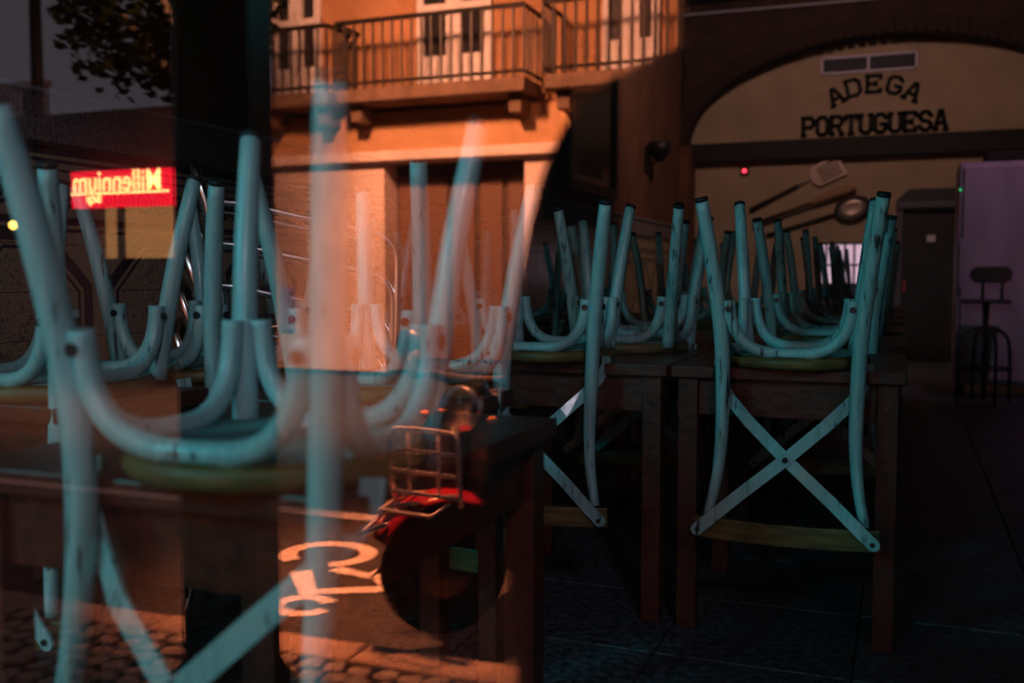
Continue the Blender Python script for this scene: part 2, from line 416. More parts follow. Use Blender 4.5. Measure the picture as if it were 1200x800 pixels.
# right-hand column
YR = [2.72, 3.75, 4.70, 5.65, 6.60, 7.55, 8.50]
for i, y in enumerate(YR):
    g = 'upturned chairs of the right-hand column'
    lab = 'turquoise upturned chair nearest the viewer on the right, its crossed back straps in sharp focus' if i == 0 else 'turquoise upturned chair, %s back in the right-hand column of tables' % ORD[i]
    if i == 6: lab = 'turquoise upturned chair at the far end of the right-hand column of tables'
    chair(-.28 + (0, .0, .01, -.012, .01, 0, .01)[i], y + .165, (0, 1.5, -2, 1, -1, 2, 0)[i], lab, g)
    table(-.605, .012, y + .03, y + .68, ('wooden table on the right under the sharply focused upturned chair' if i == 0 else 'wooden table, %s back in the right-hand column' % (ORD[i] if i < 6 else 'last')))
# middle column
for i, y in enumerate([2.70, 3.78, 4.75, 5.70, 6.65]):
    g = 'upturned chairs of the middle column'
    lab = 'turquoise upturned chair on the front middle table, partly behind the blurred chair legs' if i == 0 else 'turquoise upturned chair, %s back in the middle column of tables' % ORD[i + (1 if i == 0 else 0)]
    chair((-1.0, -.985, -1.0, -.98, -1.0)[i], y + .165, (2, -2, 1, 3, 0)[i], lab, g)
    table(-1.232, -.618, y + .05, y + (.70 if i == 0 else .68), 'wooden table in the middle holding two upturned chairs back to back' if i == 0 else 'wooden table, %s back in the middle column' % ORD[i])
chair(-.86, 3.272, 183, 'turquoise upturned chair on the front middle table with its back turned to the far side', 'upturned chairs of the middle column')
# column along the tiled wall
for i, y in enumerate([2.98, 3.98, 4.98, 5.98]):
    chair((-1.90, -1.86, -1.9, -1.88)[i], y + .165, (4, -3, 2, 0)[i], 'turquoise upturned chair, %s along the tiled wall' % ('nearest behind the chrome armchairs', 'second', 'third', 'farthest')[i], 'upturned chairs along the tiled wall')
    table(-2.24, -1.62, y + .05, y + .68, 'wooden table along the tiled wall, %s' % ('just behind the chrome armchairs', 'second from the chrome armchairs', 'third from the chrome armchairs', 'farthest from the chrome armchairs')[i])
# the out-of-focus group by the window
table(-1.19, -.565, .95, 1.655, 'blurred wooden table close to the window on the left')
table(-1.30, -.80, 1.68, 2.045, 'small wooden table just behind the blurred one by the window', leg=.045)
table(-2.02, -1.45, 1.43, 2.14, 'wooden table at the far left holding two upturned chairs')
g = 'blurred upturned chairs near the window'
ca = chair(-.765, 1.105, 0, 'large blurred upturned chair nearest the window on the left with big crossed straps', g)
chair(-1.01, 1.868, 176, 'blurred upturned chair behind the nearest one, its back turned away', g)
chair(-1.68, 1.62, 0, 'upturned chair cut off by the left edge of the picture', g)
chair(-1.615, 2.02, 88, 'upturned chair on the far left table beside the chrome armchairs', g)
st = MB().box(-.035, .035, -.02, .02, .0362, .037).build('seat_label', PAPER, ca); st.location = (-.03, .10, 0); st.rotation_euler = (0, 0, .3); st['label'] = 'small white paper label'

# stack of chrome armchairs with woven black seats
def make_arm():
    c = empty('armchair')
    for s in (-1, 1):
        y = s * .255
        MB().tube([(.24, y, 0), (.262, y, .30), (.272, y, .56), (.262, y, .63), (.225, y * .995, .668), (.16, y * .99, .685), (0, y * .98, .715), (-.14, y * .96, .745), (-.235, y * .90, .755)], .0125, 10, sub=4).build('arm_frame', CHROME, c, True)
    MB().tube([(-.27, .225, 0), (-.205, .225, .40), (-.235, .225, .70), (-.265, .215, .82), (-.275, .17, .86), (-.278, 0, .87), (-.275, -.17, .86), (-.265, -.215, .82), (-.235, -.225, .70), (-.205, -.225, .40), (-.27, -.225, 0)], .0125, 10, sub=4).build('back_frame', CHROME, c, True)
    MB().tube([(.23, .24, .425), (.24, .15, .43), (.24, -.15, .43), (.23, -.24, .425), (-.205, -.225, .405), (-.205, .225, .405)], .011, 8, closed=True).build('seat_frame', CHROME, c, True)
    m = MB()
    for k in range(26): m.box(-.20 + k * .0168, -.188 + k * .0168, -.222, .222, .425, .432)
    m.build('woven_seat', WEAVE, c)
    m = MB()
    for k in range(26):
        z = .47 + k * .0145; x = -.212 - .06 * max(0, (z - .47) / .36)
        m.box(x - .004, x + .004, -.214, .214, z, z + .011)
    m.build('woven_back', WEAVE, c)
    return c
ap = make_arm()
for i in range(5):
    o = ap if i == 0 else copy_tree(ap)
    o.location = (-1.76 + .012 * i, 2.52 + .009 * i, .112 * i); o.rotation_euler = (0, 0, R(37))
    tag(o, 'chrome armchair with black woven back, %s of the stack by the wall' % ('bottom one', 'second lowest', 'middle one', 'second highest', 'topmost')[i], 'chair', 'stacked chrome armchairs')

# ================================================================== end of the room
# painted lettering: block letters built from strokes
LET = {
 'A': [[(0, 0), (1.6, 6)], [(1.6, 6), (2.4, 6)], [(2.4, 6), (4, 0)], [(.7, 2.1), (3.3, 2.1)], [(-.6, 0), (.8, 0)], [(3.2, 0), (4.6, 0)]],
 'D': [[(0, 0), (0, 6)], [(-.5, 0), (2.8, 0), (4, 1.2), (4, 4.8), (2.8, 6), (-.5, 6)]],
 'E': [[(0, 0), (0, 6)], [(-.5, 0), (4, 0), (4, 1.2)], [(-.5, 6), (4, 6), (4, 4.8)], [(0, 3), (2.6, 3)], [(2.6, 2.3), (2.6, 3.7)]],
 'G': [[(4, 4.6), (4, 5), (2.9, 6), (1.1, 6), (0, 5), (0, 1), (1.1, 0), (2.9, 0), (4, 1), (4, 2.7), (2.2, 2.7)]],
 'P': [[(0, 0), (0, 6)], [(-.5, 6), (3, 6), (4, 5), (4, 3.6), (3, 2.7), (0, 2.7)], [(-.6, 0), (.9, 0)]],
 'O': [[(1.1, 0), (2.9, 0), (4, 1.1), (4, 4.9), (2.9, 6), (1.1, 6), (0, 4.9), (0, 1.1), (1.1, 0)]],
 'R': [[(0, 0), (0, 6)], [(-.5, 6), (3, 6), (4, 5), (4, 3.8), (3, 2.9), (0, 2.9)], [(2.3, 2.9), (4, 0)], [(-.6, 0), (.9, 0)], [(3.3, 0), (4.7, 0)]],
 'T': [[(2, 0), (2, 6)], [(-.2, 4.6), (-.2, 6), (4.2, 6), (4.2, 4.6)], [(1.1, 0), (2.9, 0)]],
 'U': [[(0, 6), (0, 1.1), (1.1, 0), (2.9, 0), (4, 1.1), (4, 6)], [(-.6, 6), (.8, 6)], [(3.2, 6), (4.6, 6)]],
 'S': [[(4, 4.5), (4, 5), (2.9, 6), (1.1, 6), (0, 5), (0, 4), (1, 3.2), (3, 2.8), (4, 2), (4, 1), (2.9, 0), (1.1, 0), (0, 1), (0, 1.5)]]}
def letter(ch, cx, z, h, wd, rot, parent, y):
    m = MB(); sx, sz = wd / 4, h / 6; w = h * .25
    for s in LET[ch]:
        for (a, b), (c, d) in zip(s[:-1], s[1:]):
            p = Vector(((a - 2) * sx, (b - 3) * sz)); q = Vector(((c - 2) * sx, (d - 3) * sz)); t = (q - p).normalized(); nn = Vector((-t.y, t.x)) * w / 2
            p -= t * w * .3; q += t * w * .3
            m.prism([p - nn, q - nn, q + nn, p + nn], .004, Matrix(((1, 0, 0, 0), (0, 0, 1, 0), (0, 1, 0, 0), (0, 0, 0, 1))))
    o = m.build('letter', INK, parent); o.location = (cx, y, z); o.rotation_euler = (0, rot, 0)
def wall_pt(): pass
sg = tag(empty('wall_lettering', (-.40, YB - .005, 2.9)), 'black block lettering ADEGA over PORTUGUESA on the cream wall', 'lettering')
for k, ch in enumerate('ADEGA'):
    a = (-42, -21, 0, 21, 42)[k]; t = R(a)
    letter(ch, .62 * math.sin(t) / .67 * .70, .385 - .46 * (1 - math.cos(t)) / .34 * .35, .19, .145, t * .62, sg, 0)
for k, ch in enumerate('PORTUGUESA'):
    letter(ch, -.745 + k * .1655, -.085, .21, .118, 0, sg, 0)
# ventilation grille
vg = tag(empty('ventilation_grille', (-.465, YB, 3.53)), 'two-part ventilation grille above the black lettering', 'vent')
GRL = mat('grille_grey', (.34, .30, .42), .5, .4)
m = MB()
for z in (-.09, .09): m.box(-.53, .53, -.03, 0, z - .012, z + .012)
for x in (-.53, 0, .53): m.box(x - .014, x + .014, -.03, 0, -.09, .09)
m.build('frame', GRL, vg)
MB().box(-.52, .52, -.006, 0, -.08, .08).build('backing', BEAM, vg)
for k in range(6):
    z = -.065 + k * .026; MB().box(-.52, .52, -.022, -.006, z - .003, z + .008).build('louvre', mat('louvre_dark', (.03, .026, .055), .5, .4), vg)
# giant utensils hung on the wall
def frame2(p, q): 
    d = Vector(q) - Vector(p); return math.atan2(d.y, d.x)
UT = mat('utensil_metal', (.50, .40, .38), .35, .5); UTH = mat('utensil_handle', (.03, .018, .014), .5); UTW = mat('utensil_wood', (.50, .28, .17), .6, noise=.3)
YU = YB - .04
u = tag(empty('giant_spatula', (-1.82, YU, 1.82)), 'giant slotted spatula hung highest on the cream wall', 'utensil')
MB().tube([(0, 0, 0), (.56, 0, .28)], [.03, .022], 10).build('handle', UTH, u, True); MB().tube([(.56, 0, .28), (.76, 0, .38)], .012, 8).build('neck', UT, u, True)
a = math.atan2(.1, .22); Mx = Matrix.Translation((.72, 0, .36)) @ Matrix.Rotation(-a, 4, 'Y') @ Matrix(((1, 0, 0, 0), (0, 0, -1, 0), (0, 1, 0, 0), (0, 0, 0, 1)))
m = MB(); m.prism([(0, -.05), (.06, -.13), (.40, -.13), (.40, -.10), (.06, -.09)], .02, Mx).prism([(0, .05), (.06, .13), (.40, .13), (.40, .10), (.06, .09)], .02, Mx)
m.prism([(0, -.05), (.07, -.09), (.10, -.09), (.10, .09), (.07, .09), (0, .05)], .02, Mx).prism([(.37, -.10), (.40, -.10), (.40, .10), (.37, .10)], .02, Mx)
for k in range(4): m.prism([(.10, -.072 + k * .042), (.37, -.072 + k * .042), (.37, -.052 + k * .042), (.10, -.052 + k * .042)], .02, Mx)
m.build('blade', UT, u)
u = tag(empty('giant_wooden_spoon', (-1.78, YU - .05, 1.64)), 'giant wooden spoon with pale tip between the spatula and the ladle', 'utensil')
MB().tube([(0, 0, 0), (.72, 0, .25)], [.026, .02], 10).build('handle', UTH, u, True)
MB().tube([(.70, 0, .24), (.80, 0, .285), (1.0, 0, .36), (1.15, 0, .40), (1.21, 0, .415)], [.022, .045, .055, .045, .012], 12, sub=3).build('paddle', UTW, u, True)
u = tag(empty('giant_ladle', (-1.62, YU, 1.50)), 'giant ladle with an oval bowl hung lowest on the cream wall', 'utensil')
MB().tube([(0, 0, 0), (.80, 0, .24)], [.026, .02], 10).build('handle', UTH, u, True)
Mx = Matrix.Translation((1.01, -.01, .31)) @ Matrix.Rotation(-.29, 4, 'Y') @ Matrix.Diagonal((1.45, 1, 1, 1)) @ Matrix.Rotation(math.pi / 2, 4, 'X')
MB().lathe([(.085, 0), (.135, .0), (.15, .03), (.135, .05), (.115, .045), (.11, .01)], 28, Mx).build('bowl_rim', UTH, u, True)
MB().lathe([(.01, .0), (.11, .0), (.115, .03), (.06, .015), (.01, .012)], 28, Mx).build('bowl', UT, u, True)
# lit window at the end of the room
wn = struct(empty('window_2', (-.74, YB, .90)), 'small bright window with pale panes low on the end wall')
m = MB()
for x in (-.27, -.162, -.054, .054, .162, .27): m.box(x - .013, x + .013, -.04, 0, 0, .50)
for z in (0, .23, .49): m.box(-.27, .27, -.038, 0, z - .012, z + .012)
m.build('window_frame', BEAM, wn)
LIT = mat('lit_pane', (.6, .5, .6), .4, emis=(.95, .62, .80), estr=.75)
for i in range(5):
    for z0, z1 in ((.012, .22), (.24, .48)): MB().box(-.257 + i * .108, -.175 + i * .108, -.02, -.008, z0, z1).build('pane', LIT, wn, bevel=.004)
# doorway
d = struct(empty('door_1', (.24, YB, 0)), 'dark door in a chamfered frame beside the steel refrigerator')
MB().box(-.28, .30, -.03, 0, 0, 1.86).build('door_leaf', mat('door_dark', (.02, .014, .013), .5, noise=.3), d)
m = MB().box(-.36, -.28, -.10, 0, 0, 1.86).box(.30, .38, -.10, 0, 0, 1.86)
m.build('door_frame', mat('door_frame_paint', (.10, .09, .11), .5), d)
MB().prism([(-.36, 1.78), (.38, 1.78), (.38, 2.02), (-.22, 2.02), (-.36, 1.88)], -.12, Matrix(((1, 0, 0, 0), (0, 0, 1, 0), (0, 1, 0, 0), (0, 0, 0, 1)))).build('door_head', mat('door_head_paint', (.03, .032, .045), .5), d)
MB().box(-.34, .38, -.14, -.12, 1.80, 1.87).build('head_strip', mat('head_strip_blue', (.10, .11, .16), .5), d)
MB().box(-.01, .08, -.034, -.03, 1.40, 1.48).build('door_sign', PAPER, d)
MB().box(-.26, -.235, -.06, -.03, .80, .95).build('door_handle', mat('red_handle', (.5, .06, .06), .5), d)
# steel refrigerator and stool
fr = tag(empty('refrigerator', (.90, 9.30, 0)), 'tall stainless steel refrigerator at the right edge', 'refrigerator')
MB().box(-.50, .55, -.25, .40, .10, 1.93).build('body', STEEL, fr, bevel=.012)
MB().box(-.47, .03, -.29, -.25, .14, 1.90).build('door', STEEL, fr, bevel=.012)
MB().box(.045, .53, -.29, -.25, .14, 1.90).build('door', STEEL, fr, bevel=.012)
for x in (-.44, .50):
    for y in (-.2, .34): MB().tube([(x, y, 0), (x, y, .10)], .022, 10).build('foot', BLACK, fr, True)
MB().box(-.49, -.46, -.33, -.29, .9, 1.3).build('handle', STEEL, fr, bevel=.008)
MB().box(-.30, .40, -.2, .3, 1.93, 2.02).build('compressor_housing', BEAM, fr, bevel=.01)
MB().box(-.498, -.488, -.262, -.25, 1.70, 1.715).build('indicator_light', mat('green_led', (0, .3, .1), .4, emis=(.05, 1, .35), estr=1.2), fr)
sl = tag(empty('bar_stool', (.62, 8.55, 0)), 'black stool with an oval back pad standing before the steel refrigerator', 'stool')
m = MB(); NP = 28; pl = []
for i in range(NP):
    a = 2 * math.pi * i / NP; cx = .085 if math.cos(a) > 0 else -.085; pl.append((cx + .065 * math.cos(a), .065 * math.sin(a)))
m.prism(pl, .05, Matrix(((1, 0, 0, 0), (0, 0, 1, -.02), (0, 1, 0, 1.01), (0, 0, 0, 1))))
m.build('back_pad', BLACK, sl, bevel=.012)
for x in (-.055, .08): MB().tube([(x, .0, .96), (x, 0, .80)], .012, 8).build('back_strut', BLACK, sl, True)
MB().box(-.20, .15, -.02, .30, .785, .815).build('seat', BLACK, sl, bevel=.012)
MB().tube([(-.02, .13, .79), (-.02, .13, .60), (-.02, .13, .02)], [.03, .02, .02], 10).build('column', BLACK, sl, True)
for k in range(4):
    a = R(20 + 90 * k); cx, sy = math.cos(a), math.sin(a)
    MB().tube([(-.02, .13, .60), (-.02 + .10 * cx, .13 + .10 * sy, .575), (-.02 + .18 * cx, .13 + .18 * sy, .50), (-.02 + .20 * cx, .13 + .20 * sy, .30), (-.02 + .20 * cx, .13 + .20 * sy, 0)], .013, 8, sub=3).build('leg', BLACK, sl, True)
MB().tube([(-.02 + .20 * math.cos(a), .13 + .20 * math.sin(a), .27) for a in [2 * math.pi * i / 20 for i in range(20)]], .009, 8, closed=True).build('foot_ring', BLACK, sl, True)
# framed picture, sconce, red lamp
pf = tag(empty('picture_frame', (XL - .03, 8.58, 1.72)), 'tall dark framed picture high on the left wall', 'picture')
m = MB(); m.box(0, .05, -.74, .74, 0, .09).box(0, .05, -.74, .74, 1.21, 1.30).box(0, .05, -.74, -.66, .09, 1.21).box(0, .05, .66, .74, .09, 1.21)
m.build('frame', IRON, pf); MB().box(.005, .02, -.66, .66, .09, 1.21).build('print', mat('dark_print', (.035, .025, .022), .25, noise=.7, scale=3), pf)
MB().box(.02, .022, -.35, .30, .16, .26).build('caption', mat('caption_paper', (.12, .09, .07), .6), pf)
sc = tag(empty('wall_sconce', (XL - .03, 10.6, 2.22)), 'dark unlit wall sconce between the picture and the arch', 'lamp')
MB().box(0, .03, -.06, .06, -.1, .1).build('back_plate', IRON, sc, bevel=.005); MB().tube([(.02, 0, 0), (.10, 0, -.02), (.13, 0, .05)], .012, 8, sub=3).build('arm', IRON, sc, True)
MB().lathe([(.04, 0), (.12, .10), (.13, .20), (.10, .21)], 16, Matrix.Translation((.15, 0, .0))).build('shade', IRON, sc, True)
rl = tag(empty('alarm_light', (-1.90, YB, 2.31)), 'tiny glowing red light on the end wall below the beam', 'light')
MB().box(-.05, .05, -.04, 0, -.05, .05).build('housing', BLACK, rl, bevel=.006)
MB().lathe([(.005, 0), (.022, .0), (.024, .012), (.012, .022)], 12, Matrix.Translation((0, -.04, 0)) @ Matrix.Rotation(math.pi / 2, 4, 'X')).build('lens', mat('red_led', (.6, .02, .03), .3, emis=(1, .03, .06), estr=6), rl, True)
pm = tag(empty('metal_stand', (-1.52, 2.98, 0)), 'slim dark metal stand with a yellow ring between the upturned chairs', 'stand')
MB().lathe([(.10, 0), (.10, .012), (.02, .02), (.015, .03)], 20).build('base', IRON, pm, True); MB().tube([(0, 0, .02), (0, 0, 1.22)], .013, 10).build('pole', mat('worn_metal', (.16, .15, .15), .4, .6), pm, True)
MB().tube([(0, 0, 1.10), (0, 0, 1.16)], .0145, 10).build('ring', mat('yellow_ring', (.45, .32, .03), .5), pm, True)

# ================================================================== the street (seen mirrored in the pane)
def V(x, yv, z): return (x, 2 * YF - yv, z)          # where a thing stands whose mirror image lies at yv
YK = 2 * YF - 2.64                                    # kerb line
road = struct(MB().box(-22, 6, -14, YK - .16, GLZ - .3, GLZ - .06).build('road', ASPH), 'dark asphalt street')
pav = struct(MB().box(-22, 6, YK, YF - .1, GLZ - .3, GLZ - .022).build('pavement', mat('sand_joint', (.05, .04, .035), .95, noise=.3)), 'cobbled pavement in front of the window')
kerb = struct(empty('kerb', (0, YK, GLZ)), 'pale kerb stones along the street')
km = MB().box(-.395, .395, -.155, -.005, -.30, 0).mesh('kerb_stone', STONE, bevel=.012)
for i in range(12): link('kerb_stone', km, kerb, (-6.0 + i * .8, 0, random.uniform(-.006, .004)))
cms = []
for k in range(8):
    pts = []
    for i in range(7):
        a = 2 * math.pi * i / 7 + random.uniform(-.25, .25); r = random.uniform(.036, .046); pts.append((r * math.cos(a) * 1.05, r * math.sin(a)))
    cms.append(MB().prism(pts, .035, Matrix.Translation((0, 0, -.035))).mesh('cobble', COB, bevel=.008))
cnt = 0
for j in range(9):
    for i in range(33):
        x = -2.9 + i * .086 + (j % 2) * .043 + random.uniform(-.008, .008); y = YK + .045 + j * .080 + random.uniform(-.006, .006)
        q = link('cobble', random.choice(cms), pav, (x, y, GLZ + random.uniform(-.004, .004))); q.rotation_euler = (0, 0, random.uniform(0, 6.28))
rest = MB()
for j in range(0, 21):
    for i in range(-50, 50):
        if j < 9 and 0 <= i < 33: continue
        x = -2.9 + i * .086 + (j % 2) * .043; y = YK + .045 + j * .080
        rest.prism([(.041 * math.cos(2 * math.pi * t / 6 + i), .041 * math.sin(2 * math.pi * t / 6 + i)) for t in range(6)], .03, Matrix.Translation((x, y, GLZ - .03)))
o = rest.build('distant_cobbles', COB, pav); o['kind'] = 'stuff'
# painted bicycle sign and lane line on the asphalt
ZR = GLZ - .06
def flat(pts, w, closed=False):
    m = MB(); P = [Vector((x, y, 0)) for x, y in pts]; n = len(P); vv = []; ff = []
    for i in range(n):
        a = P[(i - 1) % n] if closed or i else P[0]; b = P[(i + 1) % n] if closed or i < n - 1 else P[-1]
        t = (b - a).normalized(); q = Vector((-t.y, t.x, 0)) * w / 2; vv += [P[i] - q, P[i] + q]
    for i in range(n if closed else n - 1): k = (i + 1) % n; ff.append((2 * i, 2 * i + 1, 2 * k + 1, 2 * k))
    top = [(p.x, p.y, ZR + .004) for p in vv]; bot = [(p.x, p.y, ZR) for p in vv]; N = len(vv)
    m.add(bot + top, [tuple(N + i for i in q) for q in ff]); return m
BK = tag(empty('bicycle_road_marking', V(-2.2, 3.45, ZR)), 'white bicycle sign painted on the asphalt, mirrored in the window', 'road marking')
def bk(name, pts, w, closed=False):
    o = flat([(x * 1.04, 2 * YF - y * 1.04) for x, y in pts], w, closed).build(name, ROADP); o.parent = BK; o.matrix_parent_inverse = Matrix.Translation(BK.location).inverted()
bk('wheel', [(-2.31 + .18 * math.cos(a), 3.68 + .16 * math.sin(a)) for a in [R(-60 + 300 * i / 22) for i in range(23)]], .08)
bk('wheel', [(-2.03 + .10 * math.cos(a), 3.06 + .09 * math.sin(a)) for a in [R(40 + 310 * i / 18) for i in range(19)]], .06)
bk('bicycle_frame', [(-2.28, 3.42), (-2.10, 3.20), (-1.84, 3.34), (-1.95, 3.50)], .095)
bk('handlebar', [(-2.17, 3.50), (-1.98, 3.46), (-2.00, 3.62), (-1.80, 3.44), (-1.86, 3.40)], .085)
ll = MB().box(-9, .5, 2 * YF - 4.55, 2 * YF - 4.43, ZR, ZR + .004).build('lane_line', ROADP, BK); ll.parent = None; tag(ll, 'long white lane line painted across the asphalt', 'road marking')
# facade across the street, mirror image at 11 m
YS = 2 * YF - 11.0; SC = 11.0 / 8.8
def fx(x): return x * SC
def fz(z): return 1 + (z - 1) * SC
bd = tag(empty('orange_building', (fx(-4.4), YS, GLZ)), 'orange-lit building with iron balconies mirrored in the window', 'building')
def bp(name, m, mt, bevel=0, smooth=False, parent=None):
    o = m.build(name, mt, None, smooth, bevel); p = parent or bd
    o.parent = p; o.matrix_parent_inverse = Matrix.Translation(bd.location).inverted(); return o
BX0, BX1 = fx(-6.12), 2.5
S0, S1 = fx(-4.83), fx(-3.34)
bp('upper_wall', MB().box(BX0, BX1, YS - .5, YS, fz(2.62), 9), mat('dimmed_orange_facade', (.40, .20, .10), .9, noise=.35, scale=1.2, bump=.15))  # facade orange darkened in the paint to stand for weaker light higher up
bp('fascia', MB().box(BX0, BX1, YS - .5, YS + .06, fz(2.16), fz(2.60)), FACADE)
bp('ledge', MB().box(BX0, BX1, YS - .5, YS + .14, fz(2.12), fz(2.22)), PINKW, .015)
m = MB().box(BX0, S0, YS - .5, YS, GLZ, fz(2.12)).box(S1, fx(-2.6), YS - .5, YS, GLZ, fz(2.12)).box(fx(-1.6), BX1, YS - .5, YS, GLZ, fz(2.12))
bp('ground_floor_wall', m, PINKW)
for a, b in ((S0, S1), (fx(-2.6), fx(-1.6))):
    sh = bp('shop_front', MB().box(a, b, YS - .5, YS - .35, GLZ, fz(2.12)), mat('brown_shutter', (.10, .05, .03), .6, noise=.4))
    for k in range(5):
        x = a + (b - a) * (k + .5) / 5; bp('shutter_panel', MB().box(x - .15, x + .15, YS - .35, YS - .32, GLZ + .15, fz(2.0)), mat('brown_panel', (.16, .08, .05), .55), .01)
def opening(x0, x1, z0, z1):
    w = bp('window', MB().box(x0, x1, YS - .02, YS + .05, z0, z0 + .08).box(x0, x1, YS - .02, YS + .05, z1 - .08, z1).box(x0, x0 + .09, YS - .02, YS + .05, z0, z1).box(x1 - .09, x1, YS - .02, YS + .05, z0, z1)
           .box((x0 + x1) / 2 - .10, (x0 + x1) / 2 + .10, YS - .02, YS + .05, z0, z1).box(x0, x1, YS - .02, YS + .045, z0 + .08, z0 + .42).box(x0, x1, YS - .02, YS + .04, z0 + .95, z0 + 1.03), WHITEW)
    for a, b in ((x0 + .09, (x0 + x1) / 2 - .10), ((x0 + x1) / 2 + .10, x1 - .09)):
        for c, e in ((z0 + .42, z0 + .95), (z0 + 1.03, z1 - .08)): bp('pane', MB().box(a, b, YS - .01, YS + .01, c, e), DKGLASS, parent=bd)
def balcony(x0, x1, zb, zt, dep=.55):
    bp('balcony_slab', MB().box(x0, x1, YS, YS + dep, zb - .16, zb), SLAB, .02)
    bp('balcony_bracket', MB().box(x0 + .1, x0 + .25, YS, YS + dep * .7, zb - .36, zb - .16).box(x1 - .25, x1 - .1, YS, YS + dep * .7, zb - .36, zb - .16), SLAB, .01)
    m = MB().tube([(x0, YS, zt), (x0, YS + dep, zt), (x1, YS + dep, zt), (x1, YS, zt)], .028, 6)
    m.tube([(x0, YS, zb + .06), (x0, YS + dep, zb + .06), (x1, YS + dep, zb + .06), (x1, YS, zb + .06)], .018, 6)
    r = bp('railing', m, IRON)
    nb = int((x1 - x0) / .125)
    for k in range(nb + 1):
        x = x0 + (x1 - x0) * k / nb; bp('baluster', MB().tube([(x, YS + dep, zb), (x, YS + dep, zt)], .017, 5), IRON)
    for k in range(1, 4): 
        for x in (x0, x1): y = YS + dep * k / 4; bp('baluster', MB().tube([(x, y, zb), (x, y, zt)], .014, 5), IRON)
zb, zt = fz(2.88) - .14, fz(3.50) - .14
for (w0, w1, b0, b1) in ((-6.10, -5.52, -6.10, -5.20), (-4.44, -3.66, -5.10, -3.18), (-2.58, -2.06, -3.0, -1.80)):
    opening(fx(w0), fx(w1), zb, zb + 2.2); balcony(fx(b0), fx(b1), zb, zt)
m = MB().box(-7.55, -7.35, YS + .01, YS + .05, .30, .85)
pst = m.build('wall_poster', mat('blue_poster', (.35, .33, .75), .6)); tag(pst, 'small blue poster on the pink ground-floor wall', 'poster')
# lower building on the left with the lit bank sign
lb = tag(empty('low_building', (fx(-8.2), YS, GLZ)), 'low dark building under the red lit sign', 'building')
def lp(name, m, mt, bevel=0):
    o = m.build(name, mt, None, False, bevel); o.parent = lb; o.matrix_parent_inverse = Matrix.Translation(lb.location).inverted(); return o
LW = mat('grey_render', (.10, .075, .08), .9, noise=.4, scale=2)
D0, D1 = fx(-8.50), fx(-7.42)
lp('wall', MB().box(-19, D0, YS - 1, YS, GLZ, fz(2.84)).box(D1, BX0 - .02, YS - 1, YS, GLZ, fz(2.84)).box(D0, D1, YS - 1, YS, fz(1.78), fz(2.84)), LW)
lp('door_pane', MB().box(D0, D1, YS - .2, YS - .16, fz(1.20), fz(1.78)), mat('lit_doorway', (.4, .3, .15), .6, emis=(1, .48, .16), estr=.9))
lp('door_mullion', MB().box(D0 + .28, D0 + .36, YS - .16, YS - .08, GLZ, fz(1.78)), IRON)
lp('shutter', MB().box(D0, D1, YS - .24, YS - .14, GLZ, fz(1.20)), IRON)
for k in range(9): lp('parapet_post', MB().box(fx(-9.95) + k * .085 * 1.25, fx(-9.95) + k * .085 * 1.25 + .05, YS - .1, YS, fz(2.84), fz(3.18)), WHITEW)
lp('parapet_rail', MB().box(fx(-10), fx(-9.2), YS - .12, YS + .02, fz(3.18), fz(3.24)), WHITEW)
sgn = tag(empty('lit_sign', (fx(-8.01), YS + .06, fz(1.955))), 'glowing red box sign with yellow lettering, mirrored in the window', 'sign')
hw, hh = (fx(-7.33) - fx(-8.69)) / 2, .25
MB().box(-hw, hw, 0, .16, -hh, hh).build('sign_box', mat('sign_red', (.7, .02, .03), .4, emis=(1, .008, .03), estr=3.6), sgn, bevel=.012)
YEL = mat('sign_yellow', (.9, .7, .3), .4, emis=(1, .80, .26), estr=6.5)
MB().box(-hw, hw, .16, .166, -.075, -.045).build('sign_stripe', YEL, sgn)
def text_mesh(s, size, mt, parent, name, loc, rot, bold=.0, sx=1):
    c = bpy.data.curves.new(name, 'FONT'); c.body = s; c.size = size; c.extrude = .004; c.offset = bold; c.align_x = 'CENTER'
    t = bpy.data.objects.new('tmp', c); COL.objects.link(t)
    dg = bpy.context.evaluated_depsgraph_get(); dg.update()
    me = bpy.data.meshes.new_from_object(t.evaluated_get(dg)); bpy.data.objects.remove(t)
    me.materials.clear(); me.materials.append(mt)
    o = link(name, me, parent, loc); o.rotation_euler = rot; o.scale = (sx, 1, 1); return o
text_mesh('Millennium', .40, YEL, sgn, 'sign_lettering', (-.04, .168, -.03), (R(90), 0, R(180)), .0015, .88)
text_mesh('bcp', .18, YEL, sgn, 'sign_lettering', (-.44, .168, -.185), (R(90), 0, R(180)), .005, 1)
# telegraph pole, small lamp, tree
pl = tag(empty('telegraph_pole', V(-9.75, 9.2, GLZ)), 'thin dark telegraph pole against the evening sky', 'pole')
MB().tube([(0, 0, 0), (0, 0, 7)], [.09, .06], 10).build('shaft', IRON, pl, True); MB().box(-.6, .6, -.04, .04, 5.9, 6.0).build('crossarm', IRON, pl); MB().box(-.16, -.04, -.08, .08, 3.1, 3.4).build('junction_box', IRON, pl)
wlp = tag(empty('bulkhead_lamp', (fx(-9.73), YS, fz(1.59))), 'small round yellow lamp on the low building', 'lamp')
MB().box(-.09, .09, 0, .03, -.09, .09).build('back_plate', IRON, wlp); MB().lathe([(.02, 0), (.06, .0), (.065, .03), (.02, .07)], 14, Matrix.Translation((0, .03, 0)) @ Matrix.Rotation(-math.pi / 2, 4, 'X')).build('globe', mat('lamp_glow', (1, .7, .2), .3, emis=(1, .6, .10), estr=14), wlp, True)
tr = tag(empty('street_tree', V(-6.10, 7.9, GLZ)), 'dark leafy street tree against the evening sky', 'tree')
BARK = mat('bark', (.05, .04, .03), .9, noise=.4)
